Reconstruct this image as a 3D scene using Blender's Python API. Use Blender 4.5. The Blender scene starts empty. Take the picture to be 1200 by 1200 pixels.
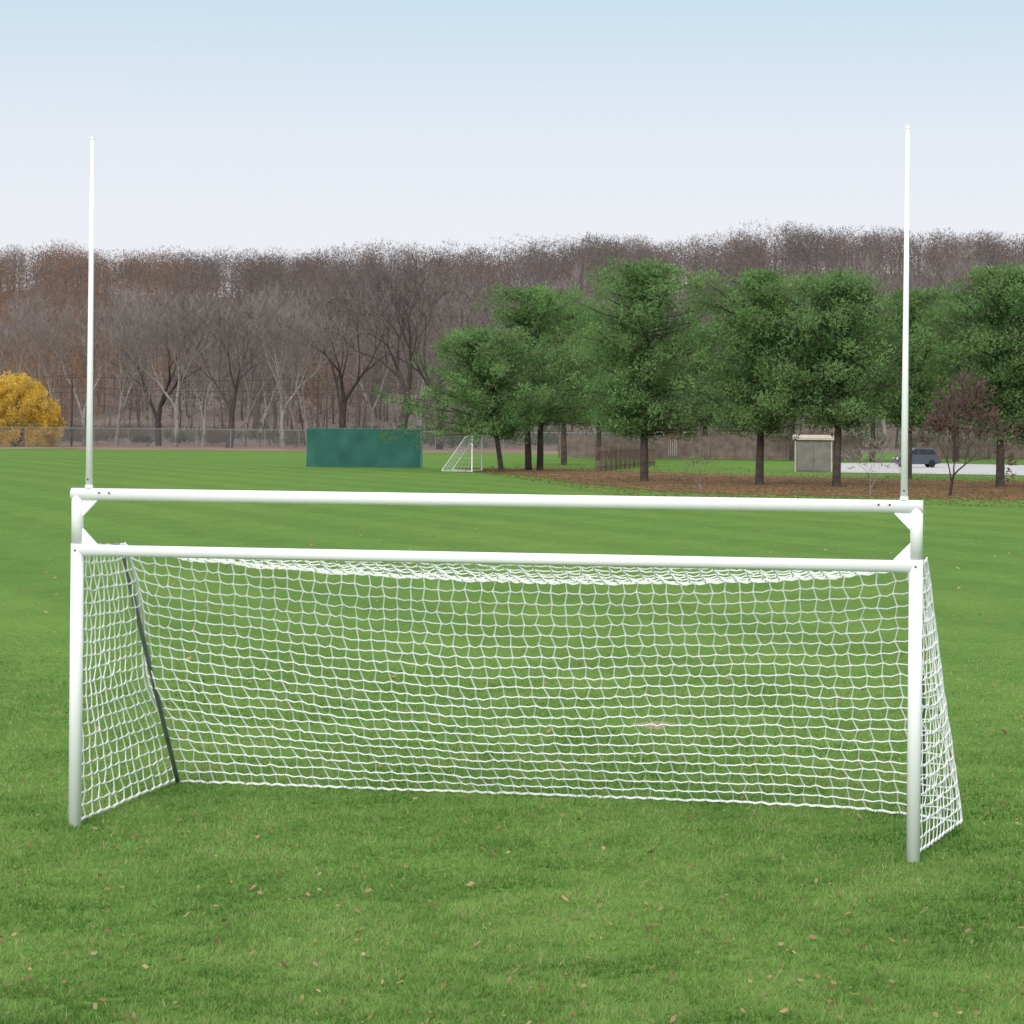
import bpy, math, random
import numpy as np
from mathutils import Vector, Matrix
C = bpy.context.scene.collection
R = math.radians
H = 3.1; F = 3030.0; ROLL = R(0.56)
random.seed(3); rng = np.random.default_rng(7)

def uv(px, py):
    dx, dy = px-600, py-505
    return dx*math.cos(ROLL)+dy*math.sin(ROLL), -dx*math.sin(ROLL)+dy*math.cos(ROLL)
def G(px, py):                      # ground point seen at a place of the photo
    u, v = uv(px, py); D = H*F/v
    return (u*D/F, D)
def XY(px, D, py=505):
    u, v = uv(px, py); return (u*D/F, D)
def ZH(px, py, D):                  # height at a distance
    u, v = uv(px, py); return H - v*D/F

# ---------------------------------------------------------------- materials
def mat(name, col, rough=.8, spec=.2, noise=None, metal=0, bump=None):
    m = bpy.data.materials.new(name); m.use_nodes = True
    nt = m.node_tree; b = nt.nodes['Principled BSDF']
    b.inputs['Roughness'].default_value = rough
    b.inputs['Specular IOR Level'].default_value = spec
    b.inputs['Metallic'].default_value = metal
    b.inputs['Base Color'].default_value = (*col, 1)
    if noise:
        sc, lo, hi = noise
        g = nt.nodes.new('ShaderNodeTexCoord')
        n = nt.nodes.new('ShaderNodeTexNoise'); n.inputs['Scale'].default_value = sc; n.inputs['Detail'].default_value = 5
        nt.links.new(g.outputs['Object'], n.inputs['Vector'])
        mr = nt.nodes.new('ShaderNodeMapRange'); mr.inputs[1].default_value = .3; mr.inputs[2].default_value = .7
        mr.inputs[3].default_value = lo; mr.inputs[4].default_value = hi
        nt.links.new(n.outputs['Fac'], mr.inputs[0])
        mx = nt.nodes.new('ShaderNodeVectorMath'); mx.operation = 'SCALE'
        mx.inputs[0].default_value = col
        nt.links.new(mr.outputs[0], mx.inputs['Scale'])
        nt.links.new(mx.outputs[0], b.inputs['Base Color'])
        if bump:
            bp = nt.nodes.new('ShaderNodeBump'); bp.inputs['Strength'].default_value = bump
            nt.links.new(n.outputs['Fac'], bp.inputs['Height']); nt.links.new(bp.outputs[0], b.inputs['Normal'])
    return m
def leafmat(name, trans):
    m = bpy.data.materials.new(name); m.use_nodes = True; nt = m.node_tree; nt.nodes.remove(nt.nodes['Principled BSDF'])
    a = nt.nodes.new('ShaderNodeAttribute'); a.attribute_name = 'Col'
    d = nt.nodes.new('ShaderNodeBsdfDiffuse'); t = nt.nodes.new('ShaderNodeBsdfTranslucent'); x = nt.nodes.new('ShaderNodeMixShader')
    x.inputs[0].default_value = trans
    nt.links.new(a.outputs['Color'], d.inputs[0]); nt.links.new(a.outputs['Color'], t.inputs[0])
    nt.links.new(d.outputs[0], x.inputs[1]); nt.links.new(t.outputs[0], x.inputs[2])
    nt.links.new(x.outputs[0], nt.nodes['Material Output'].inputs[0])
    return m
LEAF = leafmat('leaf_faces', .4)
BLADE = leafmat('grass_blades', .4)
WHITE = mat('white_powder_coat', (.91,.91,.93), .6, .25, (3, .97, 1.0))
NETM = mat('white_twine', (.92,.92,.94), .8, .2)
GREY = mat('grey_steel', (.19,.215,.205), .5, .4, (6,.8,1.2))
BOLT = mat('dark_bolt', (.06,.06,.06), .4, .5)
BARK = mat('pine_bark', (.075,.06,.052), .9, .1, (2.5,.6,1.4), bump=.5)
BBARK = mat('grey_bark', (.26,.235,.215), .9, .1, (1.5,.7,1.3))
DBARK = mat('dark_bark', (.075,.064,.06), .9, .1, (1.5,.7,1.3))
RBARK = mat('reddish_bark', (.07,.048,.044), .9, .1)
SCREEN = mat('green_mesh_fabric', (.027,.11,.088), .7, .2, (.6,.8,1.2))
SCREEN2 = mat('pale_green_trim', (.07,.16,.14), .6, .3)
GALV = mat('galvanised_steel', (.22,.23,.24), .5, .4)
LINK = mat('chain_link_wire', (.24,.245,.25), .6, .3)
WOODF = mat('weathered_fence_wood', (.17,.13,.11), .85, .1, (1.2,.7,1.3))
REDF = mat('reddish_fence_wood', (.17,.12,.10), .85, .1, (1.2,.7,1.3))
SHEDM = mat('shed_panels', (.19,.17,.155), .8, .2, (1.5,.8,1.15))
SHEDR = mat('shed_roof', (.46,.40,.32), .7, .2, (1.5,.9,1.1))
BRICK = mat('brick_red', (.15,.075,.068), .9, .1, (4,.7,1.3))
ROOF = mat('brown_shingle', (.15,.125,.12), .9, .1, (3,.7,1.3))
TRIMW = mat('white_trim', (.6,.6,.6), .5, .3)
GLASS = mat('dark_glass', (.02,.025,.03), .1, .6)
CARP = mat('slate_car_paint', (.055,.065,.085), .3, .5)
TYRE = mat('tyre_rubber', (.02,.02,.02), .8, .2)
RIM = mat('alloy_rim', (.5,.5,.52), .35, .5)
TAIL = mat('red_lamp', (.5,.02,.02), .3, .5)
HEADL = mat('clear_lamp', (.7,.7,.7), .2, .5)
POLEW = mat('utility_pole_wood', (.08,.068,.06), .9, .1)
WIREM = mat('black_cable', (.04,.04,.04), .7, .2)

# ---------------------------------------------------------------- mesh helpers
class MB:
    def __init__(s): s.v = []; s.f = []
    def tube(s, pts, rs, n=6, cap=True):
        pts = [Vector(p) for p in pts]
        if not hasattr(rs, '__len__'): rs = [rs]*len(pts)
        b = len(s.v); k = len(pts)
        t = (pts[-1]-pts[0]).normalized()
        up = Vector((0,0,1)) if abs(t.z) < .9 else Vector((1,0,0))
        for i, p in enumerate(pts):
            d = (pts[min(i+1,k-1)]-pts[max(i-1,0)])
            if d.length < 1e-9: d = t
            d = d.normalized()
            a = d.cross(up).normalized(); c = a.cross(d).normalized()
            for j in range(n):
                th = 2*math.pi*(j+.5)/n
                s.v.append(tuple(p + (a*math.cos(th)+c*math.sin(th))*rs[i]))
        for i in range(k-1):
            for j in range(n):
                j2 = (j+1) % n
                s.f.append((b+i*n+j, b+i*n+j2, b+(i+1)*n+j2, b+(i+1)*n+j))
        if cap:
            s.f.append(tuple(b+j for j in range(n))[::-1]); s.f.append(tuple(b+(k-1)*n+j for j in range(n)))
        return s
    def box(s, x0, x1, y0, y1, z0, z1):
        b = len(s.v)
        for z in (z0, z1):
            for x, y in ((x0,y0),(x1,y0),(x1,y1),(x0,y1)): s.v.append((x,y,z))
        for q in ((3,2,1,0),(4,5,6,7),(0,1,5,4),(1,2,6,5),(2,3,7,6),(3,0,4,7)): s.f.append(tuple(b+i for i in q))
        return s
    def prism(s, prof, a0, a1, axis='y'):      # profile extruded along an axis
        b = len(s.v); n = len(prof)
        for a in (a0, a1):
            for p, q in prof:
                s.v.append((p, a, q) if axis == 'y' else (a, p, q))
        s.f.append(tuple(b+i for i in range(n))); s.f.append(tuple(b+n+i for i in range(n))[::-1])
        for i in range(n):
            j = (i+1) % n; s.f.append((b+i, b+n+i, b+n+j, b+j))
        return s
    def build(s, name, m, parent=None, smooth=False, bevel=0):
        me = bpy.data.meshes.new(name); me.from_pydata(s.v, [], s.f); me.update()
        me.materials.append(m)
        o = bpy.data.objects.new(name, me); C.objects.link(o)
        if parent: o.parent = parent
        if smooth:
            me.polygons.foreach_set('use_smooth', [len(p.vertices) == 4 for p in me.polygons])
        if bevel:
            bv = o.modifiers.new('b', 'BEVEL'); bv.width = bevel; bv.segments = 2
        return o
def tris(name, V, col, m, parent=None):
    n = len(V); me = bpy.data.meshes.new(name)
    me.vertices.add(3*n); me.vertices.foreach_set('co', V.astype(np.float32).ravel())
    me.loops.add(3*n); me.loops.foreach_set('vertex_index', np.arange(3*n, dtype=np.int32))
    me.polygons.add(n); me.polygons.foreach_set('loop_start', np.arange(0,3*n,3,dtype=np.int32))
    me.polygons.foreach_set('loop_total', np.full(n,3,dtype=np.int32))
    a = me.attributes.new('Col', 'FLOAT_COLOR', 'POINT')
    c = np.ones((n,3,4), np.float32); c[:,:,:3] = col[:,None,:]
    a.data.foreach_set('color', c.ravel())
    me.update(); me.validate(); me.materials.append(m)
    o = bpy.data.objects.new(name, me); C.objects.link(o)
    if parent: o.parent = parent
    return o
def unit(a): return a/np.maximum(np.linalg.norm(a, axis=-1, keepdims=True), 1e-9)
def slivers(base, d, L, w):
    """thin triangles from base along d"""
    r = rng.normal(size=d.shape); s = unit(np.cross(d, r))*(w[:,None]*.5)
    return np.stack([base-s, base+s, base+d*L[:,None]], axis=1)
def tag(o, label=None, cat=None, group=None, kind=None):
    if label: o['label'] = label
    if cat: o['category'] = cat
    if group: o['group'] = group
    if kind: o['kind'] = kind
    return o
def empty(name, loc, rz=0):
    o = bpy.data.objects.new(name, None); C.objects.link(o); o.location = loc; o.rotation_euler = (0,0,rz)
    o.empty_display_size = .3
    return o
def copy_tree(o, parent=None):
    c = o.copy(); C.objects.link(c); c.parent = parent
    for ch in list(o.children): copy_tree(ch, c)
    return c
def vn(x, y, s, seed=0):            # smooth pseudo noise 0..1
    r = np.random.default_rng(seed); t = 0; a = 0
    for k in range(7):
        th = r.uniform(0, 6.28); f = s*r.uniform(.6, 1.9); ph = r.uniform(0, 6.28)
        t = t + np.sin((x*math.cos(th)+y*math.sin(th))*f + ph + 1.3*np.sin((x*math.sin(th)-y*math.cos(th))*f*.7+ph*2)); a += 1
    return np.clip(.5+t/a*1.1, 0, 1)

# ---------------------------------------------------------------- ground
PATCH = G(765, 850)
def ground_material():
    m = bpy.data.materials.new('mown_grass'); m.use_nodes = True; nt = m.node_tree; N = nt.nodes; L = nt.links
    b = N['Principled BSDF']; b.inputs['Roughness'].default_value = .95; b.inputs['Specular IOR Level'].default_value = .05
    g = N.new('ShaderNodeNewGeometry')
    def noise(sc, det=4, vec=None, rough=.55):
        n = N.new('ShaderNodeTexNoise'); n.inputs['Scale'].default_value = sc; n.inputs['Detail'].default_value = det; n.inputs['Roughness'].default_value = rough
        L.new(vec or g.outputs['Position'], n.inputs['Vector']); return n.outputs['Fac']
    def ramp(fac, st):
        r = N.new('ShaderNodeValToRGB'); e = r.color_ramp.elements
        e[0].position, e[0].color = st[0][0], (*st[0][1],1); e[1].position, e[1].color = st[1][0], (*st[1][1],1)
        for p, c in st[2:]: q = e.new(p); q.color = (*c,1)
        L.new(fac, r.inputs[0]); return r.outputs[0]
    def mix(f, a, c, bt='MIX'):
        x = N.new('ShaderNodeMix'); x.data_type = 'RGBA'; x.blend_type = bt
        if isinstance(f, float): x.inputs[0].default_value = f
        else: L.new(f, x.inputs[0])
        for k, q in ((6,a),(7,c)):
            if isinstance(q, tuple): x.inputs[k].default_value = (*q,1)
            else: L.new(q, x.inputs[k])
        return x.outputs[2]
    fine = ramp(noise(9, 6, rough=.78), [(.3,(.066,.146,.026)),(.72,(.150,.272,.060))])
    mpa = N.new('ShaderNodeMapping'); mpa.inputs['Scale'].default_value = (1,.4,1); L.new(g.outputs['Position'], mpa.inputs[0])
    med = ramp(noise(.9, 6, mpa.outputs[0], rough=.75), [(.3,(.83,.86,.82)),(.7,(1.15,1.10,1.1))])
    mpb = N.new('ShaderNodeMapping'); mpb.inputs['Scale'].default_value = (1,.25,1); L.new(g.outputs['Position'], mpb.inputs[0])
    big = ramp(noise(.09, 4, mpb.outputs[0]), [(.35,(.93,.95,.93)),(.65,(1.12,1.05,1.0))])
    c = mix(1.0, fine, med, 'MULTIPLY'); c = mix(1.0, c, big, 'MULTIPLY')
    # mowing stripes
    mp = N.new('ShaderNodeMapping'); mp.inputs['Rotation'].default_value = (0,0,R(-20)); L.new(g.outputs['Position'], mp.inputs[0])
    w = N.new('ShaderNodeTexWave'); w.inputs['Scale'].default_value = .07; w.inputs['Distortion'].default_value = .6; L.new(mp.outputs[0], w.inputs[0])
    st = ramp(w.outputs['Fac'], [(.3,(.94,.955,.94)),(.7,(1.06,1.045,1.04))])
    c = mix(1.0, c, st, 'MULTIPLY')
    # dry yellow thatch
    dn = ramp(noise(1.7, 6, rough=.7), [(.58,(0,0,0)),(.76,(.45,.45,.45))])
    c = mix(dn, c, (.24,.25,.10))
    # bare worn patch
    vm = N.new('ShaderNodeVectorMath'); vm.operation = 'SUBTRACT'; L.new(g.outputs['Position'], vm.inputs[0]); vm.inputs[1].default_value = (PATCH[0],PATCH[1],0)
    vs = N.new('ShaderNodeVectorMath'); vs.operation = 'MULTIPLY'; L.new(vm.outputs[0], vs.inputs[0]); vs.inputs[1].default_value = (1.5,1.1,1)
    ln = N.new('ShaderNodeVectorMath'); ln.operation = 'LENGTH'; L.new(vs.outputs[0], ln.inputs[0])
    ad = N.new('ShaderNodeMath'); ad.operation = 'ADD'; L.new(ln.outputs['Value'], ad.inputs[0])
    nn = noise(4, 5); mu = N.new('ShaderNodeMath'); mu.operation = 'MULTIPLY'; L.new(nn, mu.inputs[0]); mu.inputs[1].default_value = 1.2; L.new(mu.outputs[0], ad.inputs[1])
    pf = ramp(ad.outputs[0], [(.85,(.8,.8,.8)),(1.3,(0,0,0))])
    c = mix(pf, c, (.33,.265,.175))
    L.new(c, b.inputs['Base Color'])
    bp = N.new('ShaderNodeBump'); bp.inputs['Strength'].default_value = .4; bp.inputs['Distance'].default_value = .04
    L.new(noise(14,5), bp.inputs['Height']); L.new(bp.outputs[0], b.inputs['Normal'])
    return m
g = MB(); g.v = [(-2500,-300,0),(2500,-300,0),(2500,4000,0),(-2500,4000,0)]; g.f = [(0,1,2,3)]
tag(g.build('ground', ground_material()), kind='structure')

# grass blades of the near field
n = 660000
v = rng.uniform(205, 770, n); u = rng.uniform(-760, 760, n)
D = H*F/v; X = u*D/F; Y = D
k1 = vn(X, Y, 1.6, 1); k2 = vn(X, Y, 9, 2); k3 = vn(X, Y, .45, 3); k4 = vn(X, Y, 24, 4); k5 = vn(X, Y, 4.2, 8)
dp = np.sqrt(((X-PATCH[0])*1.2)**2+((Y-PATCH[1])*1.0)**2)
keep = rng.random(n) < np.where(dp < .75, .10, .30+.70*k4)
X, Y, D, k1, k2, k3, k4, k5 = [a[keep] for a in (X,Y,D,k1,k2,k3,k4,k5)]; n = len(X)
base = np.stack([X, Y, np.full(n,-.004)], 1)
az = rng.uniform(0, 6.28, n); ti = rng.uniform(.15, 1.2, n)
d = np.stack([np.cos(az)*np.sin(ti), np.sin(az)*np.sin(ti), np.cos(ti)], 1)
fade = np.clip((45-D)/16, .2, 1)
Ln = rng.uniform(.018,.058,n)*(.25+.80*k2+.70*k4)*fade
W = rng.uniform(.0045,.011,n)*(.7+D/42)
T = slivers(base, d, Ln, W)
c1 = np.array([.050,.138,.022]); c2 = np.array([.275,.43,.12])
tt = np.clip(-.30+.36*k1+.46*k2+.32*k4+.46*k5+.25*(k3-.3)+rng.normal(0,.22,n), 0, 1)[:,None]
col = c1*(1-tt)+c2*tt
dry = rng.random(n) < .03+.12*k1*k5*1.6; col[dry] = np.array([.42,.38,.20])*rng.uniform(.7,1.2,(dry.sum(),1))
tag(tris('grass', T, col, BLADE), 'short green mown grass around the goal', 'grass', kind='stuff')

# fallen leaves
n = 2300
v = rng.uniform(110, 740, n); u = rng.uniform(-800, 800, n); D = H*F/v; X = u*D/F
base = np.stack([X, D, rng.uniform(.022,.045,n)], 1)
az = rng.uniform(0, 6.28, n); d = np.stack([np.cos(az), np.sin(az), rng.uniform(-.3,.8,n)], 1)
s = (.008+.020*rng.random(n)**2.0)*(.8+D/50)
r = rng.normal(size=d.shape)*[.6,.6,1]; side = unit(np.cross(d, r))
a = base - d*s[:,None]; b_ = base + d*s[:,None]; off = d*s[:,None]*.25
l = base+side*s[:,None]*.62+off; q = base-side*s[:,None]*.5-off
T = np.concatenate([np.stack([a,l,b_],1), np.stack([a,b_,q],1)])
pal = np.array([[.42,.28,.15],[.34,.19,.10],[.50,.38,.22],[.25,.14,.08],[.52,.36,.18]])
cl = pal[rng.integers(0,5,n)]*rng.uniform(.7,1.2,(n,1))
tag(tris('fallen_leaves', T, np.concatenate([cl,cl]), LEAF), 'dry brown fallen leaves scattered over the grass', 'leaves', kind='stuff')

# irregular flat sheets: a near edge and a far edge joined by quads
def strip(name, near, far, z, m, jit=0, n=90):
    def samp(pts, t):
        f = t*(len(pts)-1); i = min(int(f), len(pts)-2)
        return Vector(pts[i]).lerp(Vector(pts[i+1]), f-i)
    mb = MB()
    for k in range(n+1):
        t = k/n; a = samp(near, t); b2 = samp(far, t)
        a.y += random.uniform(-1,1)*jit; b2.y += random.uniform(-1,1)*jit
        for q in range(5):
            p = a.lerp(b2, q/4); mb.v.append((p.x, p.y, z))
    mb.f = [(k*5+q, (k+1)*5+q, (k+1)*5+q+1, k*5+q+1) for k in range(n) for q in range(4)]
    return tag(mb.build(name, m), kind='structure')
STRAW = mat('pine_straw', (.20,.115,.065), .95, .05, (.5,.5,1.4))
CLAY = mat('leaf_littered_clay', (.24,.165,.125), .95, .05, (.12,.7,1.3))
ASPH = mat('pale_driveway', (.46,.45,.44), .85, .1, (.3,.9,1.08))
strip('mulch_bed', [G(560,551.5),G(640,560),G(700,569),G(800,577),G(900,580),G(1010,582),G(1120,584),G(1330,588)],
      [G(562,549.5),G(640,549),G(700,551),G(790,554),G(880,557),G(1000,560.5),G(1120,563),G(1330,566)], .015, STRAW, 2.2)
strip('clay_track', [(-170,350),(-60,352),(-20,356),(45,352)], [(-170,460),(-60,460),(-20,460),(45,460)], .02, CLAY, 3)
strip('driveway', [G(978,554),G(1060,555.2),G(1200,557.5),G(1400,561)], [G(985,543),G(1060,542.5),G(1200,545.5),G(1400,548)], .03, ASPH, .3)
# litter over the bed, fraying out into the grass
n = 28000
uu = rng.random(n); px_ = 535+uu*740; lo = np.interp(px_, [548,640,700,800,900,1010,1120,1330],[552,561,570,577,580,582,584,588])
hi = np.interp(px_, [548,640,700,790,880,1000,1120,1330],[549,549,551,554,557,560.5,563,566])
fr = np.clip(rng.normal(.5,.42,n),-.35,1.4); py_ = hi+(lo-hi)*fr
P = np.array([G(a_,b_2) for a_, b_2 in zip(px_, py_)])
base = np.stack([P[:,0],P[:,1],np.full(n,.0)],1)
d = unit(np.stack([rng.normal(0,1,n),rng.normal(0,1,n),rng.uniform(.05,.6,n)],1))
pal = np.array([[.28,.16,.09],[.21,.12,.07],[.33,.20,.12],[.17,.10,.065],[.13,.19,.055],[.15,.21,.06]])
tag(tris('leaf_litter', slivers(base, d, rng.uniform(.06,.18,n), rng.uniform(.04,.11,n)), pal[rng.integers(0,6,n)]*rng.uniform(.8,1.15,(n,1)), LEAF), 'brown leaf and needle litter under the pines', 'leaf litter', kind='stuff')

# ---------------------------------------------------------------- the wooded hill
rx = np.array([-600,-100,0,60,150,300,430,520,590,650,700,760,820,900,960,1100,1200,1300,1900])
ry = np.array([292,290,290,286,293,291,287,293,288,286,273,276,270,259,269,271,276,280,290])
def hillz(X, Y):
    px = 600+X/880*F
    top = H+(505+(px-600)*math.sin(ROLL)-np.interp(px, rx, ry))/F*880-15.5
    t = np.clip((Y-440)/440, 0, 1); t = t*t*(3-2*t)*.45+t*.55
    back = np.clip((Y-900)/300, 0, 1)
    return top*t*(1-.35*back) + (vn(X,Y,.03,9)-.5)*4*t - .4
hx = np.linspace(-480, 480, 80); hy = np.linspace(425, 1200, 50)
XX, YY = np.meshgrid(hx, hy); ZZ = hillz(XX, YY)
mb = MB(); mb.v = [tuple(p) for p in np.stack([XX.ravel(),YY.ravel(),ZZ.ravel()],1).tolist()]
mb.f = [(j*80+i, j*80+i+1, (j+1)*80+i+1, (j+1)*80+i) for j in range(49) for i in range(79)]
HILLM = mat('leaf_covered_hillside', (.17,.135,.12), .95, .05, (.05,.75,1.25))
tag(mb.build('hill', HILLM, smooth=True), kind='structure')
nt_ = 3700; K = 185
ty = 450+(925-450)*rng.random(nt_)**.80; tx = (rng.random(nt_)-.5)*2*(ty*.245+12)
tz = hillz(tx, ty); th = rng.uniform(13,18,nt_)*(.90+.2*vn(tx,ty,.05,5)); tr = rng.uniform(3.0,5.6,nt_)
i = np.repeat(np.arange(nt_), K); n = len(i)
hh = rng.beta(2.0,1.5,n)*.84+.10
ang = rng.uniform(0,6.28,n); rr = tr[i]*np.sqrt(rng.random(n))*np.sqrt(np.clip(1-((hh-.56)/.44)**2,0.02,1))
base = np.stack([tx[i]+np.cos(ang)*rr, ty[i]+np.sin(ang)*rr, tz[i]+th[i]*hh], 1)
d = unit(np.stack([np.cos(ang)*.6, np.sin(ang)*.6, np.ones(n)*.6], 1)+rng.normal(0,.55,(n,3)))
T = slivers(base, d, rng.uniform(.6,1.7,n), rng.uniform(.08,.24,n))
pal = np.array([[.185,.150,.138],[.20,.165,.150],[.16,.137,.130],[.21,.16,.130],[.185,.152,.145],[.225,.19,.175]])*.92
pc = pal[rng.integers(0,6,nt_)]*rng.uniform(.82,1.15,(nt_,1))
rust = rng.random(nt_) < .06; pc[rust] = [.25,.145,.095]
left = (tx/ty < -.13) & (rng.random(nt_) < .45); pc[left] = [.28,.17,.10]
ever = rng.random(nt_) < .02; pc[ever] = [.09,.11,.075]
dist = np.clip((ty-450)/450,0,1)[:,None]; pc = pc*(1-.2*dist)+np.array([.225,.188,.19])*.2*dist  # aerial haze painted into the tree colour, stronger with distance
col = pc[i]*rng.uniform(.88,1.12,(n,1))
tb = np.repeat(np.arange(nt_),2); m_ = len(tb)
Tt = slivers(np.stack([tx[tb],ty[tb],tz[tb]-.3],1), unit(np.stack([rng.normal(0,.06,m_),rng.normal(0,.06,m_),np.ones(m_)],1)), th[tb]*.85, rng.uniform(.25,.5,m_))
ct = np.repeat(rng.uniform(.45,1.15,(nt_,1))*np.array([[.25,.225,.21]]),2,0)
tag(tris('hillside_wood', np.concatenate([T,Tt]), np.concatenate([col,ct]), LEAF), 'leafless brown wood covering the far hillside', 'wood', kind='stuff')

# undergrowth along the foot of the hill
n0 = 420
cx = rng.uniform(-150,150,n0); cy = rng.uniform(398,450,n0); cz = rng.uniform(.3,1.6,n0); cr = rng.uniform(1.2,2.8,n0)
K = 90; i = np.repeat(np.arange(n0),K); n = len(i)
o_ = unit(rng.normal(size=(n,3)))*(rng.random((n,1))**.4); o_[:,2] = np.abs(o_[:,2])
base = np.stack([cx[i],cy[i],cz[i]],1)+o_*cr[i][:,None]*np.array([1.2,1,.9])
T = slivers(base, unit(o_+np.array([0,0,.8])+rng.normal(0,.4,(n,3))), rng.uniform(.5,1.4,n), rng.uniform(.1,.3,n))
pal = np.array([[.17,.14,.12],[.19,.17,.14],[.12,.13,.085],[.21,.17,.13],[.085,.115,.07]])
col = pal[rng.integers(0,5,n0)][i]*rng.uniform(.7,1.3,(n,1))
tag(tris('undergrowth', T, col, LEAF), 'brown scrubby undergrowth at the foot of the wooded hill', 'undergrowth', kind='stuff')

# ---------------------------------------------------------------- bare trees
def bare_mesh(seed, h, spread=.5, twig_w=.06, depth=6, fork=.28, tr=.028, upward=.25, ntw=5, rr=(.6,.85), lean=.06):
    rd = random.Random(seed); trunk = MB(); br = MB(); tw = []
    def grow(p, d, L, r, dep, mb):
        pts = [p]; rs = [r]; q = p.copy(); dd = d.copy(); ns = 3
        for k in range(ns):
            dd = (dd + Vector((rd.uniform(-1,1),rd.uniform(-1,1),rd.uniform(-.3,.8)*upward))*.17).normalized()
            q = q + dd*L/ns; pts.append(q.copy()); rs.append(r*(1-.42*(k+1)/ns))
        mb.tube(pts, rs, 5 if dep > 3 else 3, cap=False)
        if dep <= 0:
            for k in range(ntw):
                t = rd.choice(pts[1:]); e = (dd+Vector((rd.uniform(-1,1),rd.uniform(-1,1),rd.uniform(-.4,.9)))*.8).normalized()
                tw.append((t, e, L*rd.uniform(.5,1.1)))
            return
        nc = (3 if rd.random() < .65 else 2) if dep > 1 else 2
        if dep >= depth-1: nc = 3
        a0 = rd.uniform(0,6.28)
        for k in range(nc):
            src = pts[-1] if k < 2 else pts[-2]
            a = a0+k*2.1+rd.uniform(-.5,.5); sp = spread*rd.uniform(.6,1.35)
            ref = Vector((1,0,0)) if abs(dd.x) < .8 else Vector((0,1,0))
            e1 = dd.cross(ref).normalized(); e2 = dd.cross(e1)
            side = e1*math.cos(a)+e2*math.sin(a)
            e = (dd*math.cos(sp)+side*math.sin(sp)+Vector((0,0,upward*.35))).normalized()
            grow(src, e, L*rd.uniform(.66,.92), rs[-1]*rd.uniform(*rr), dep-1, br)
    L0 = h*fork
    grow(Vector((0,0,-.3)), Vector((rd.uniform(-lean,lean),rd.uniform(-lean,lean),1)).normalized(), L0, h*tr, depth, trunk)
    b = np.array([t[0] for t in tw]); d = np.array([t[1] for t in tw]); L = np.array([t[2] for t in tw])
    return trunk, br, slivers(b, d, L, np.full(len(b), twig_w))
def make_bare(name, seed, h, barkm, twc, **kw):
    t, b, tw = bare_mesh(seed, h, **kw)
    zmax = max(p[2] for p in b.v); s = h/zmax
    root = empty(name, (0,0,0))
    nq = len(b.f)
    for tri in tw.tolist():
        k = len(b.v); b.v += [tuple(p) for p in tri]; b.f.append((k,k+1,k+2))
    t.v = [tuple(c*s for c in p) for p in t.v]; b.v = [tuple(c*s for c in p) for p in b.v]
    t.build('trunk', barkm, root, smooth=True); bo = b.build('branches', barkm, root, smooth=True)
    bo.data.materials.append(mat(name+'_twigs', twc, .9, .1))
    bo.data.polygons.foreach_set('material_index', [0]*nq+[1]*(len(b.f)-nq))
    return root
BT = [make_bare('bare_tree', 11, 24, DBARK, (.12,.105,.10), spread=.56, fork=.20, tr=.026, rr=(.70,.88)),
      make_bare('bare_tree', 12, 24, BBARK, (.25,.22,.21), spread=.30, fork=.27, tr=.021, rr=(.70,.9), upward=.5),
      make_bare('bare_tree', 13, 24, BBARK, (.235,.205,.195), spread=.40, fork=.25, tr=.021, rr=(.70,.9), upward=.4),
      make_bare('bare_tree', 14, 24, BBARK, (.24,.21,.20), spread=.33, fork=.30, tr=.019, rr=(.70,.9), upward=.5),
      make_bare('bare_tree', 15, 24, DBARK, (.14,.122,.117), spread=.42, fork=.22, tr=.021, rr=(.70,.88), upward=.4)]
used = [False]*5
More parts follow.
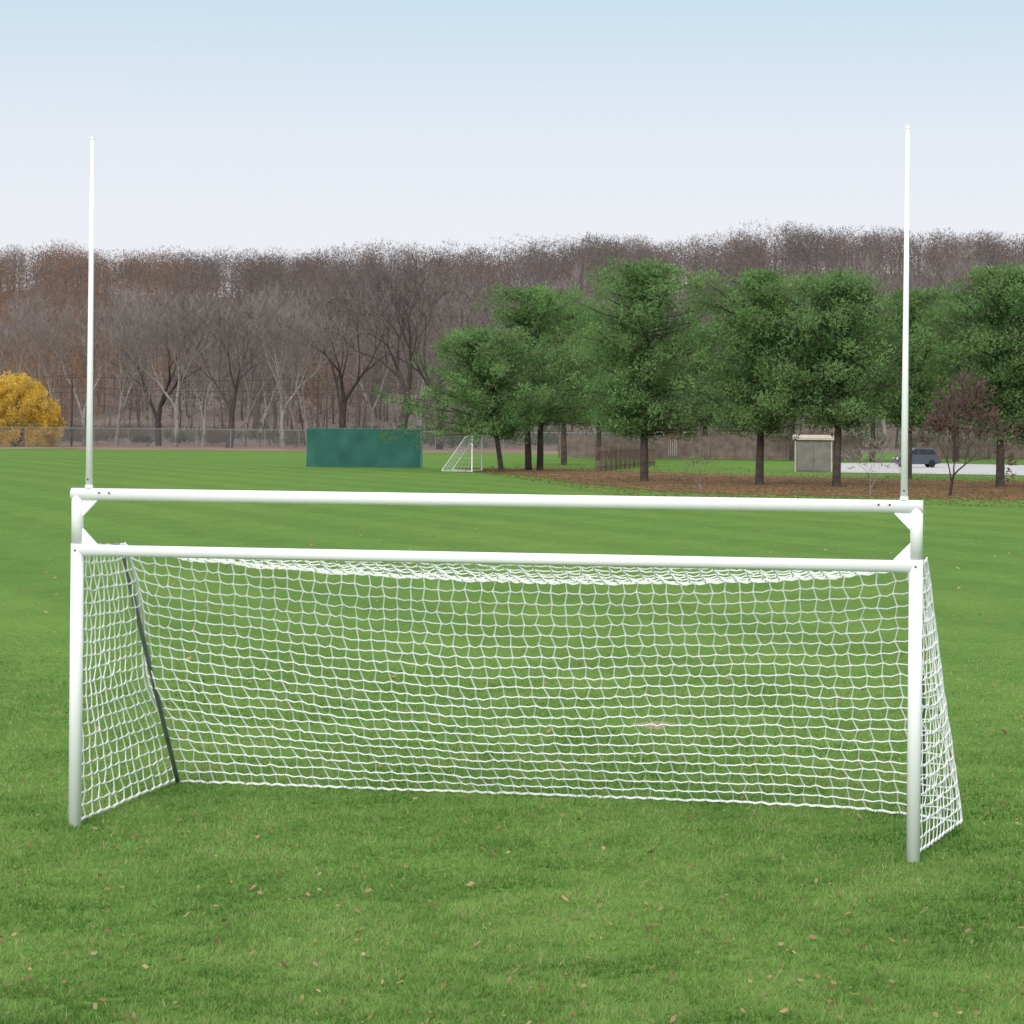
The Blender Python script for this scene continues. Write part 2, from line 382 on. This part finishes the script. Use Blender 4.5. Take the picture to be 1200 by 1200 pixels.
bare = [ # px, D, top py, variant, rot, label
 (466, 402, 296, 0, .3, 'large dark bare tree with the widest spreading crown, left of the pines'),
 (30, 425, 335, 3, 1.0, 'bare tree standing behind the yellow leaved tree'),
 (100, 418, 340, 2, 2.0, 'bare tree just right of the left goal upright'),
 (136, 412, 345, 1, .5, 'slim bare tree second to the right of the left goal upright'),
 (172, 420, 325, 3, 3.0, 'thin high forked bare tree, third to the right of the left goal upright'),
 (205, 410, 335, 2, 4.1, 'bare grey tree, fourth to the right of the left goal upright'),
 (238, 416, 355, 1, 2.6, 'slender upright bare tree, fifth right of the left goal upright'),
 (268, 405, 345, 4, 1.2, 'dark bare tree with crooked limbs midway between left upright and green screen'),
 (302, 418, 328, 3, 5.1, 'thin bare tree just right of the crooked dark one, left of the green screen'),
 (332, 408, 340, 2, .9, 'bare grey tree nearest the left edge of the green screen'),
 (362, 416, 350, 1, 3.9, 'slim bare tree directly above the left end of the green screen'),
 (405, 424, 318, 4, 4.4, 'dark bare tree above the green screen, left of the widest one'),
 (515, 415, 318, 4, 2.3, 'dark bare tree between the widest bare tree and the leftmost pine'),
 (560, 440, 322, 2, 5.6, 'bare tree rising behind the leftmost pine'),
 (700, 450, 300, 3, 1.9, 'bare tree showing above the gap left of the tallest pine'),
 (1110, 440, 290, 1, .2, 'pale bare tree rising above the pines right of the right goal upright'),
 (1040, 450, 288, 3, 2.2, 'pale bare tree rising above the pines just left of the right goal upright'),
 (68, 421, 350, 1, 4.7, 'slim bare tree between the yellow leaved tree and the left goal upright'),
 (187, 433, 342, 4, 5.3, 'narrow darker bare tree in the gap behind the thin high forked one'),
 (285, 434, 340, 1, 1.6, 'narrow pale bare tree set back just right of the crooked dark one'),
 (348, 431, 332, 3, .4, 'narrow bare tree set back above the left edge of the green screen'),
 (436, 430, 335, 2, 3.3, 'pale bare tree above the middle right of the green screen'),
 (492, 432, 330, 1, 2.9, 'narrow pale bare tree above the right end of the green screen'),
]
for px, D, tp, k, rz, lab in bare:
    o = BT[k] if not used[k] else copy_tree(BT[k]); used[k] = True
    x, y = XY(px, D); z = float(hillz(np.array(x), np.array(y))) if D > 425 else 0
    hgt = ZH(px, tp, D)-z; s = hgt/24
    o.location = (x, y, z); o.rotation_euler = (0,0,rz); o.scale = (s,s,s)
    tag(o, lab, 'tree', 'bare trees along the foot of the hill')

# ---------------------------------------------------------------- pines
def pine(seed, px, py, top, wpx, lab, low=.24, col=(.158,.262,.098), group='pines along the far edge of the field', stems=1, D=None, lean=0):
    rd = random.Random(seed); rg = np.random.default_rng(seed)
    if D is None: x, y = G(px, py); D = y
    else: x, y = XY(px, D, py)
    h = ZH(px, top, D); Rr = wpx/2*D/F
    root = empty('pine_tree', (x,y,0)); tag(root, lab, 'tree', group)
    tk = MB(); lm = MB(); cen = []; rad = []
    for s in range(stems):
        dx = (s-(stems-1)/2)*.9
        pts = []; rs = []
        for k in range(9):
            t = k/8; pts.append((dx*(1+t*.6)+math.sin(t*3+seed)*.25*t+lean*t, math.cos(t*2.4+seed)*.15*t, -.2+h*.90*t)); rs.append(h*.019*(1-t)**.9+.03)
        tk.tube(pts, rs, 8, cap=False)
    nl = int(84+h*3.0)
    lobes = [(rd.uniform(0,6.28), rd.uniform(.05,.95), rd.uniform(.15,.38)) for _ in range(9)]
    cut = rd.uniform(.34,.44)
    for k in range(nl):
        t = low+(1-low)*((k+.5)/nl)**1.08; tc = (t-low)/(1-low)
        prof = max(0, 1-((tc-cut)/(1.02-cut))**2.2)**.6 if tc > cut else math.sqrt(max(0,1-((cut-tc)/.50)**2))
        a = k*2.399+rd.uniform(-.5,.5)
        lob = sum(am*math.exp(-((tc-tz_)/.09)**2)*max(-.5,math.cos(a-aa)) for aa, tz_, am in lobes)
        Lr = Rr*max(prof,.14)*(1+lob)*rd.choice([.42,.68,.85,.95,1.0])
        z0 = h*t-.09*Lr; rise = rd.uniform(-.15,.35)+(.25*tc)
        p0 = Vector((lean*t, 0, z0*.985)); dr = Vector((math.cos(a), math.sin(a), 0))
        p1 = p0+dr*Lr*.55+Vector((0,0,rise*Lr*.35)); p2 = p0+dr*Lr*.92+Vector((0,0,rise*Lr*.8))
        lm.tube([p0,p1,p2], [.07*(1.1-tc*.6),.045,.02], 4, cap=False)
        for f in ((.25,.5,.75,.96) if Lr > 1.6 else (.4,.88)):
            if rd.random() < .10: continue
            c = p0+(p1-p0)*(f/.55) if f < .55 else p1+(p2-p1)*((f-.55)/.37)
            zz = min(c.z+rd.uniform(-.3,.45), h*.96)
            cen.append((c.x+rd.uniform(-.4,.4), c.y+rd.uniform(-.4,.4), zz)); rad.append(rd.uniform(.5,1.05)*(1 if Lr > 1 else .8))
    cen = np.array(cen); rad = np.array(rad); K = 88
    i = np.repeat(np.arange(len(cen)), K); n = len(i)
    o_ = unit(rg.normal(size=(n,3)))*(rg.random((n,1))**.40)*np.array([1.0,1.0,.78])
    base = cen[i]+o_*rad[i][:,None]
    d = unit(o_*.8+np.array([0,0,.35])+rg.normal(0,.55,(n,3)))
    T = slivers(base, d, rg.uniform(.15,.32,n), rg.uniform(.06,.14,n))
    cc = np.array(col)*rg.uniform(.70,1.32,(len(cen),1))*(1+rg.normal(0,.05,(len(cen),3)))
    cl = cc[i]*rg.uniform(.82,1.18,(n,1))
    tk.build('trunk', BARK, root, smooth=True); lm.build('branches', BARK, root, smooth=True)
    tris('crown', T, np.clip(cl,.01,1), LEAF, root)
    return root
BC = (.12,.20,.085)
pine(21, 588, 553, 388, 196, 'leftmost pine, low with drooping boughs beside the white training goal', low=.28, lean=-1.4)
pine(22, 626, 551, 336, 206, 'broad dark pine on a thick double trunk, second from the left', low=.28, stems=2)
pine(23, 661, 545, 356, 180, 'pine with a slim trunk behind the double trunked one', low=.30)
pine(24, 755, 564, 307, 192, 'tallest pine with one trunk in front of the brown slat fence', low=.23)
pine(25, 890, 568, 316, 190, 'pine with a straight trunk just left of the tan shed', low=.27)
pine(26, 980, 570, 322, 182, 'pine with its trunk just right of the tan shed', low=.31)
pine(27, 1064, 562, 338, 160, 'pine half hidden behind the right goal upright', low=.31)
pine(28, 1172, 571, 312, 196, 'rightmost full pine with its trunk on the pale driveway edge', low=.26)
pine(29, 1252, 572, 335, 160, 'pine at the right edge of the picture, mostly cut off', low=.26)
pine(30, 702, 540, 374, 165, 'lower pine set back between the double trunked and the tallest pine', low=.28, col=BC)
pine(31, 928, 540, 366, 165, 'lower dark pine set back behind the tan shed', low=.38, col=BC)
pine(32, 1120, 541, 344, 170, 'dark pine set back behind the brown ornamental tree', low=.31, col=BC)
pine(33, 1022, 541, 366, 160, 'lower pine set back left of the right upright', low=.34, col=BC)
pine(34, 826, 538, 380, 145, 'low dark pine in the gap between the two tallest pines', low=.28, col=BC)

# small trees in front
rt = make_bare('ornamental_tree', 47, 6.3, RBARK, (.135,.085,.078), spread=.50, fork=.19, twig_w=.05, tr=.016, depth=7, ntw=7, rr=(.65,.88), lean=.01)
x, y = G(1113,581); s = ZH(1113,438,y)/6.3; rt.location = (x,y,0); rt.scale = (s*.82,s*.82,s); rt.rotation_euler = (0,0,1.1)
tag(rt, 'reddish brown twiggy ornamental tree in the mulch right of the right goal post', 'tree')
st = make_bare('young_tree', 42, 2.8, BBARK, (.26,.22,.20), spread=.5, fork=.32, twig_w=.03, depth=5, tr=.022)
x, y = G(1020,580); st.location = (x,y,0); tag(st, 'small pale bare young tree in the mulch left of the right goal upright', 'tree')
sp = make_bare('sapling', 43, 1.9, BBARK, (.17,.20,.10), spread=.35, fork=.35, twig_w=.04, depth=4, tr=.03)
x, y = G(822,575); sp.location = (x,y,0); tag(sp, 'tiny sapling at the mulch edge between two pines', 'tree')

# yellow tree
def leaf_tree(name, px, D, top, wpx, lab, colr, seed, lowz=.1):
    rg = np.random.default_rng(seed); rd = random.Random(seed)
    x, y = XY(px, D); h = ZH(px, top, D); W2 = wpx/2*D/F
    root = empty(name, (x,y,0)); tag(root, lab, 'tree')
    tk = MB()
    nb = 420; cen = []
    while len(cen) < nb:
        p = rg.uniform(-1,1,3); p[2] = abs(p[2])
        q = (abs(p[0])**2.4+abs(p[1])**2.4+abs(p[2])**2.4)
        if .35 < q < 1: cen.append((p[0]*(W2-.7), p[1]*W2*.8, lowz+p[2]*(h-lowz-.9)))
    cen = np.array(cen)
    for k in range(9):
        c = cen[k*9]; tk.tube([(rd.uniform(-.6,.6),rd.uniform(-.6,.6),-.2),(c[0]*.3,c[1]*.3,c[2]*.5),tuple(c)], [.2,.12,.04], 5, cap=False)
    K = 110; i = np.repeat(np.arange(nb),K); n = len(i)
    o_ = unit(rg.normal(size=(n,3)))*(rg.random((n,1))**.4)
    T = slivers(cen[i]+o_*rg.uniform(.6,1.0,nb)[i][:,None], unit(o_+rg.normal(0,.6,(n,3))), rg.uniform(.18,.36,n), rg.uniform(.12,.24,n))
    cc = np.array(colr)[rg.integers(0,len(colr),nb)]
    tk.build('trunk', DBARK, root); tris('crown', T, cc[i]*rg.uniform(.75,1.2,(n,1)), LEAF, root)
leaf_tree('yellow_tree', 18, 394, 432, 118, 'low dome shaped tree with bright golden yellow leaves at the far left', [(.74,.52,.09),(.66,.45,.07),(.78,.56,.13),(.52,.40,.10)], 51)

# ---------------------------------------------------------------- chain link fence
D0 = 386; xa = XY(-90, D0)[0]; xb = XY(700, D0)[0]; hf = 2.9
fe = empty('chain_link_fence', ((xa+xb)/2, D0, 0)); tag(fe, 'tall grey chain link fence at the far edge of the field, left', 'fence')
hw = (xb-xa)/2
mb = MB(); st_ = .42; k = -hw
while k < hw:
    for sgn in (-1,1):
        a0 = (k if sgn > 0 else k+hf)
        mb.tube([(a0,0,0.05),(a0+sgn*hf,0,hf)], .016, 3, cap=False)
    k += st_
mb.build('chain_link', LINK, fe)
MB().tube([(-hw,0,hf),(hw+hf,0,hf)], .05, 6).build('top_rail', GALV, fe)
k = -hw
while k < hw:
    MB().tube([(k,0.06,-.1),(k,0.06,hf+.12)], .06, 6).build('post', GALV, fe); k += 5.1

# poles and cables
pole = None
for px, tp, lab in ((84, 420, 'dark utility pole beside the yellow leaved tree'), (372, 425, 'dark utility pole behind the green screen'), (655, 425, 'dark utility pole hidden among the pines')):
    x, y = XY(px, 400)
    if pole is None:
        pole = empty('utility_pole', (x,y,0)); MB().tube([(0,0,-.2),(0,0,11.5)], [.19,.13], 8).build('pole', POLEW, pole)
        MB().box(-1.2,1.2,-.17,-.05,10.6,10.8).build('crossarm', POLEW, pole); o = pole
        for q in (-1.05,0,1.05): MB().tube([(q,-.11,10.8),(q,-.11,11.05)], [.07,.05], 6).build('insulator', GALV, pole)
    else: o = copy_tree(pole); o.location = (x,y,0)
    tag(o, lab, 'utility pole', 'utility poles behind the fence')
for z, nm in ((11.05,'topmost thin black cable strung between the utility poles'),(9.4,'middle black cable strung between the utility poles'),(8.5,'lowest black cable strung between the utility poles')):
    pts = []
    xs = [XY(-200,400)[0], XY(84,400)[0], XY(372,400)[0], XY(655,400)[0]]
    for a0, b0 in zip(xs, xs[1:]):
        for k in range(12):
            t = k/12; pts.append((a0+(b0-a0)*t, 399.8, z-.7*4*t*(1-t)))
    tag(MB().tube(pts, .04, 4).build('power_cable', WIREM), nm, 'cable', 'cables between the utility poles')

# ---------------------------------------------------------------- green screen
x0, y0 = G(359,547.5); x1, y1 = G(492,549); 
sc = empty('windscreen_panel', ((x0+x1)/2,(y0+y1)/2,0), math.atan2(y1-y0,x1-x0)); tag(sc, 'large dark green fabric screen standing at the far edge of the field', 'screen')
hw = math.hypot(x1-x0,y1-y0)/2; hs = 3.15
mb = MB(); nx, nz = 60, 8
for j in range(nz+1):
    for i in range(nx+1):
        x = -hw+2*hw*i/nx; mb.v.append((x, .05*math.sin(x*3.1)*math.cos(j*.8)+random.uniform(-.015,.015), .05+(hs-.05)*j/nz - (.05*abs(math.sin(x*1.02)) if j == nz else 0)))
mb.f = [(j*(nx+1)+i, j*(nx+1)+i+1, (j+1)*(nx+1)+i+1, (j+1)*(nx+1)+i) for j in range(nz) for i in range(nx)]
mb.build('fabric', SCREEN, sc, smooth=True)
for k in range(4):
    x = -hw+2*hw*k/3; MB().tube([(x,.14,-.1),(x,.14,hs+.08)], .05, 6).build('post', GALV, sc)
MB().tube([(-hw,.14,hs),(hw,.14,hs)], .035, 6).build('top_rail', SCREEN2, sc)
MB().box(hw+.06,hw+.2,-.05,.1,0,hs).build('edge_strip', SCREEN2, sc)

# ---------------------------------------------------------------- far training goal
x, y = G(553,553)
tg = empty('training_goal', (x,y,0), R(83)); tag(tg, 'small white training goal seen side on between green screen and pines', 'goal')
w, h, dpt = 5.5, 2.7, 2.3
for xx in (0,w):
    MB().tube([(xx,0,0),(xx,0,h)], .05, 8).build('post', WHITE, tg)
    MB().tube([(xx,0,h-.05),(xx,.5,h-.05),(xx,dpt,.05)], .028, 6).build('backstay', WHITE, tg)
    MB().tube([(xx,0,.05),(xx,dpt,.05)], .022, 6).build('ground_bar', WHITE, tg)
MB().tube([(0,0,h),(w,0,h)], .05, 8).build('crossbar', WHITE, tg)
MB().tube([(0,dpt,.05),(w,dpt,.05)], .022, 6).build('rear_ground_bar', WHITE, tg)
mb = MB()
for k in range(19):
    xx = w*k/18; mb.tube([(xx,.5,h-.06),(xx,dpt,.06)], .003, 3, cap=False)
for k in range(9):
    t = k/8; mb.tube([(0,.5+(dpt-.5)*t,h-.06-(h-.12)*t),(w,.5+(dpt-.5)*t,h-.06-(h-.12)*t)], .003, 3, cap=False)
for xx in (0,w):
    for k in range(1,8):
        t = k/8; mb.tube([(xx,0,h*(1-t)),(xx,.5+(dpt-.5)*t,h*(1-t))], .003, 3, cap=False)
        mb.tube([(xx,dpt*t,.05),(xx,.5*t,h-.06)], .003, 3, cap=False)
mb.build('net', NETM, tg)

# ---------------------------------------------------------------- fences, house, shed, car
def picket(name, a, b, h, pw, gap, m, lab, rail=True):
    ln = math.hypot(b[0]-a[0], b[1]-a[1])
    f = empty(name, (a[0],a[1],0), math.atan2(b[1]-a[1], b[0]-a[0])); tag(f, lab, 'fence')
    mb = MB(); k = 0
    while k < ln:
        hh = h+random.uniform(-.04,.04); mb.box(k, k+pw, -.02, .01, .06, hh); k += pw+gap
    mb.build('boards', m, f)
    for z in (.35, h-.35): MB().box(0, ln, .013, .07, z-.05, z+.05).build('rail', m, f)
    k = 0
    while k <= ln+.1: MB().box(k-.06, k+.06, .073, .19, -.1, h+.08).build('post', m, f); k += ln/max(1,round(ln/3))
picket('board_fence', XY(655,300), XY(1010,300), 2.7, .19, .03, WOODF, 'weathered brown board fence far behind the pines')
picket('picket_fence', G(700,553), G(768,546), 1.9, .05, .40, REDF, 'brown open slat fence behind the trunk of the tallest pine')
picket('board_fence', XY(1075,330), XY(1330,325), 2.2, .19, .03, WOODF, 'brown board fence behind the parked car')

hx_, hy_ = XY(790, 330)
ho = empty('house', (hx_,hy_,0), R(6)); tag(ho, 'low dull red house with brown roof glimpsed between the pines', 'house')
wl = MB(); wl.prism([(-3.0,0),(3.0,0),(3.0,3.6),(-3.0,3.6)], 0, 8); wl.build('wall', BRICK, ho)
rf = MB(); rf.prism([(-.5,3.55),(8.5,3.55),(8.5,3.68),(4,5.4),(-.5,3.68)], -3.3, 3.3, 'x')
rfo = rf.build('roof', ROOF, ho); MB().box(1.4,2.0,3.2,3.9,4.6,6.2).build('chimney', BRICK, rfo)
for xx, zz in ((-2.4,1.9),(1.2,1.9)):
    fr = MB().box(xx-.1,xx+1.1,-.06,.05,zz-.1,zz+1.3).build('window', TRIMW, ho)
    MB().box(xx,xx+1.0,-.08,-.062,zz,zz+1.2).build('pane', GLASS, fr)
MB().box(-.7,.4,-.07,.05,0,2.2).build('door', TRIMW, ho)

sx, sy = G(953,553)
sh = empty('shed', (sx,sy,0), R(-5)); tag(sh, 'small tan shed with pale flat roof between two pine trunks', 'shed')
hw = 1.52
MB().box(-hw,hw,0,2.4,0,2.6).build('wall', SHEDM, sh, bevel=.02)
MB().prism([(-.22,2.6),(2.7,2.6),(2.7,2.72),(1.2,3.02),(-.22,2.78)], -hw-.14, hw+.14, 'x').build('roof', SHEDR, sh)
for s_ in (-1,1):
    dr = MB().box(min(s_*.02,s_*1.25),max(s_*.02,s_*1.25),-.05,.0-.003,.1,2.35).build('door', SHEDM, sh)
    MB().box(min(s_*.1,s_*.16),max(s_*.1,s_*.16),-.09,-.052,1.1,1.4).build('handle', GALV, dr)
for q in (-hw,hw-.1): MB().box(q,q+.1,-.03,-.003,0,2.58).build('corner_trim', SHEDR, sh)

cx_, cy_ = G(1074,548)
car = empty('parked_car', (cx_,cy_,0.03), R(4)); tag(car, 'dark slate estate car parked on the driveway behind the right goal upright', 'car')
prof = [(-2.15,.35),(-1.75,.28),(1.8,.28),(2.15,.38),(2.2,.75),(2.1,1.0),(1.95,1.12),(1.75,1.55),(1.45,1.66),(-.35,1.68),(-1.0,1.35),(-1.3,1.1),(-2.0,.95),(-2.2,.7)]
MB().prism(prof, -.88, .88).build('body', CARP, car, bevel=.06)
for s_ in (-1,1):
    yy = s_*.885
    for q, nm in (([(-1.0,1.12),(-.05,1.12),(-.05,1.55),(-.4,1.55)],'front_side_window'),([(.03,1.12),(.9,1.12),(.9,1.55),(.03,1.55)],'rear_side_window'),([(.98,1.12),(1.75,1.12),(1.55,1.5),(.98,1.55)],'quarter_window')):
        MB().prism(q, yy-.012, yy+.012).build(nm, GLASS, car)
    for xw in (-1.35,1.35):
        w_ = MB().tube([(xw,yy-.1,.33),(xw,yy+.03,.33)], .33, 18).build('wheel', TYRE, car)
        MB().tube([(xw,yy+s_*.034-.01,.33),(xw,yy+s_*.034+.01,.33)], .2, 12).build('rim', RIM, w_)
    MB().box(2.12,2.22,yy-.1-.08*s_,yy+.1-.08*s_,.8,1.05).build('tail_light', TAIL, car)
    MB().box(-2.2,-2.08,yy-.15-.1*s_,yy+.15-.1*s_,.68,.85).build('headlight', HEADL, car)
MB().box(2.18,2.26,-.8,.8,.35,.6).build('rear_bumper', BOLT, car)
car.scale = (.95,.95,1.1)

# ---------------------------------------------------------------- the main goal
FL = Vector(G(87.5,968)); FR = Vector(G(1070,1009))
mid = (FL+FR)/2; dv = FR-FL; W = dv.length; hw = W/2
gl = empty('football_goal', (mid.x,mid.y,0), math.atan2(dv.y,dv.x))
tag(gl, 'large white goal with two crossbars, tall thin uprights and white net on the grass', 'goal')
zl, zu, zt = 2.142, 2.578, 5.33; ins = .090
for s in (-1,1):
    MB().tube([(s*hw,0,-.02),(s*hw,0,zl+.052)], .05, 24).build('post', WHITE, gl, smooth=True)
    MB().tube([(s*(hw+.002),0,zl+.055),(s*(hw+.002),0,zu+.044)], .046, 24).build('extension_post', WHITE, gl, smooth=True)
    up = MB().tube([(s*(hw-ins),0,zu+.03),(s*(hw-ins),0,3.6),(s*(hw-ins),0,zt)], [.027,.0225,.0145], 16).build('upright', WHITE, gl, smooth=True)
    MB().tube([(s*(hw-ins),0,zt+.0005),(s*(hw-ins),0,zt+.025)], [.0175,.015], 12).build('end_cap', WHITE, up)
    MB().tube([(s*(hw-ins),0,zu+.04),(s*(hw-ins),0,zu+.07)], .031, 16).build('collar', WHITE, up, smooth=True)
    for z, k in ((zu,-1),(zl,1)):   # corner gussets
        e = .13
        MB().prism([(s*(hw-.03),z+k*.04),(s*(hw-.03),z+k*(.04+e)),(s*(hw-.045),z+k*(.04+e)),(s*(hw-.03-e),z+k*.052),(s*(hw-.03-e),z+k*.04)], -.012, .012).build('gusset', WHITE, gl)
    for q in (.19,.27): MB().tube([(s*(hw-q),-.052,zu+.012),(s*(hw-q),-.04,zu+.012)], .008, 8).build('bolt', BOLT, gl)
    MB().tube([(s*hw,-.054,zl),(s*hw,-.046,zl)], .009, 8).build('bolt', BOLT, gl)
    MB().tube([(s*(hw-ins),-.032,zu+.115),(s*(hw-ins),-.02,zu+.115)], .007, 8).build('bolt', BOLT, gl)
    st = MB().tube([(s*(hw-.01),.04,zl-.02),(s*(hw-.01),.9,zl-.0),(s*(hw-.01),.98,zl-.05),(s*(hw-.02),2.42,.03)], .021, 12).build('backstay', GREY, gl, smooth=True)
mbx = MB().tube([(-hw-.047,0,zu),(hw+.047,0,zu)], .047, 24).build('upper_crossbar', WHITE, gl, smooth=True)
MB().tube([(-hw+.02,0,zl),(hw-.02,0,zl)], .0445, 24).build('lower_crossbar', WHITE, gl, smooth=True)
# net panels
rn = random.Random(5)
def netpanel(name, fn, nu, nv, edge_u=(True,True), edge_v=(True,True), zig=.011, jit=.009, r=.0058):
    P = [[None]*(nv+1) for _ in range(nu+1)]
    for i in range(nu+1):
        for j in range(nv+1):
            p = Vector(fn(i/nu, j/nv))
            e = .4 if (i in (0,nu) or j in (0,nv)) else 1
            du = Vector(fn(min(1,i/nu+.01), j/nv))-Vector(fn(max(0,i/nu-.01), j/nv)); du = du.normalized() if du.length > 0 else du
            p = p + du*(zig*(1 if (i+j)%2 else -1)*e) + Vector((rn.uniform(-1,1),rn.uniform(-1,1),rn.uniform(-1,1)))*jit*e
            P[i][j] = p
    mb = MB()
    for i in range(nu+1):
        rr = r*1.5 if i in (0,nu) else r
        if (i == 0 and not edge_u[0]) or (i == nu and not edge_u[1]): continue
        mb.tube(P[i], rr, 4, cap=False)
    for j in range(nv+1):
        if (j == 0 and not edge_v[0]) or (j == nv and not edge_v[1]): continue
        pts = []
        for i in range(nu+1):
            pts.append(P[i][j])
            if i < nu:
                m = (P[i][j]+P[i+1][j])/2; pts.append(m+Vector((0,0,-.010+rn.uniform(-.006,.004))))
        mb.tube(pts, r*1.8 if (j == nv and edge_v[1] == 2) or (j == 0 and edge_v[0] == 2) else r, 4, cap=False)
    for i in range(1,nu):        # knots
        for j in range(1,nv):
            p = P[i][j]; mb.tube([p-Vector((0,0,.011)), p+Vector((0,0,.011))], r*1.35, 4)
    return mb.build(name, NETM, gl)
def top_sag(u): return .225*(max(0, math.sin(math.pi*u**1.18)))**.5
def roof(u, v):
    x = -hw+.03+(2*hw-.06)*u + .07*v*u**16
    return (x, .03+.97*v, zl+.035-.035*v-top_sag(u)*math.sin(v*math.pi/2)**.8 + .012*math.sin(u*70+v*5)*v)
def back(u, v):
    uc = u - .55*u*math.exp(-u*16)*math.sin(math.pi*min(1,v*1.1))**2     # meshes gather along the left rear stay
    x = (-hw+.03+(2*hw-.06)*uc)*(1+.02*v)
    mdl = math.sin(math.pi*u)**.5
    y = 1.0+1.45*v**(1+.35*mdl) + .06*v
    z = (zl-top_sag(u))*(1-v)+.03*v
    y -= .18*math.sin(math.pi*v)*mdl
    z += .02*math.sin(u*40)*v*(1-v) + .03*math.sin(u*9+1)*math.sin(math.pi*v)
    x += .10*math.exp(-u*18)*math.sin(v*8+.4)*min(1,v*3)*(1-v) + .03*math.sin(v*6+u*8)*v*(1-v)
    y += .06*math.exp(-u*14)*math.sin(v*17+1)*v*(1-v)*3
    k = u**16; x += k*(.07+.20*v**1.8); y -= .66*k*v**1.3
    return (x, y, z)
def side(s):
    def f(u, v):      # u from post to back, v down
        b = back(0 if s < 0 else 1, v)
        y = .03+(b[1]-.03)*u
        x = s*(hw-.0)+(b[0]-s*hw)*u
        bel = .05 if s < 0 else .07
        x += s*bel*math.sin(math.pi*min(1,v*1.0))*math.sin(math.pi*u*.8)
        return (x, y, zl+.02-(zl-.02)*v - .03*math.sin(math.pi*u)*(1-v))
    return f
netpanel('roof_net', roof, 56, 10, edge_v=(True,False), r=.0064)
netpanel('back_net', back, 56, 22, edge_v=(2,2), r=.0060)
netpanel('side_net', side(-1), 13, 20, edge_v=(True,2))
netpanel('side_net', side(1), 13, 20, edge_v=(True,2))

# ---------------------------------------------------------------- world, sun, camera
w = bpy.data.worlds.new('World'); bpy.context.scene.world = w; w.use_nodes = True
N = w.node_tree.nodes; L = w.node_tree.links; bg = N['Background']
sk = N.new('ShaderNodeTexSky'); sk.sky_type = 'NISHITA'; sk.sun_disc = False; sk.sun_elevation = R(30); sk.sun_rotation = R(195); sk.air_density = 1; sk.dust_density = .6
tc = N.new('ShaderNodeTexCoord'); sep = N.new('ShaderNodeSeparateXYZ'); L.new(tc.outputs['Generated'], sep.inputs[0])
rp = N.new('ShaderNodeValToRGB'); e = rp.color_ramp.elements
ST = 1.35
def k_(c): return tuple(q/ST for q in c)+(1,)
e[0].position = 0; e[0].color = k_((.86,.86,.92)); e[1].position = 1; e[1].color = (.97,.98,1.0,1)
for p, c in ((.080,(.85,.86,.92)),(.118,(.78,.83,.91)),(.165,(.60,.76,.88)),(.22,(.64,.77,.9)),(.36,(1.2,1.25,1.32))):
    q = e.new(p); q.color = k_(c)
L.new(sep.outputs['Z'], rp.inputs[0])
sc_ = N.new('ShaderNodeVectorMath'); sc_.operation = 'SCALE'; sc_.inputs['Scale'].default_value = .08; L.new(sk.outputs[0], sc_.inputs[0])
mx = N.new('ShaderNodeMix'); mx.data_type = 'RGBA'; mx.inputs[0].default_value = .93
L.new(sc_.outputs[0], mx.inputs[6]); L.new(rp.outputs[0], mx.inputs[7]); L.new(mx.outputs[2], bg.inputs['Color']); bg.inputs['Strength'].default_value = ST
sl = bpy.data.lights.new('sun', 'SUN'); sl.energy = 2.0; sl.angle = R(20); sl.color = (1,.97,.93)
so = bpy.data.objects.new('sun', sl); C.objects.link(so)
sd = Vector((-math.sin(R(15))*math.cos(R(30)), -math.cos(R(15))*math.cos(R(30)), math.sin(R(30))))
so.rotation_euler = sd.to_track_quat('Z','Y').to_euler()
cd = bpy.data.cameras.new('camera'); co = bpy.data.objects.new('camera', cd); C.objects.link(co)
cd.sensor_width = 36; cd.lens = 36*F/1200; cd.shift_y = -95/1200; cd.clip_start = .5; cd.clip_end = 6000
co.matrix_world = Matrix.Translation((0,0,H)) @ Matrix.Rotation(R(90),4,'X') @ Matrix.Rotation(ROLL,4,'Z')
bpy.context.scene.camera = co
bpy.context.scene.view_settings.view_transform = 'Standard'
bpy.context.scene.view_settings.look = 'None'
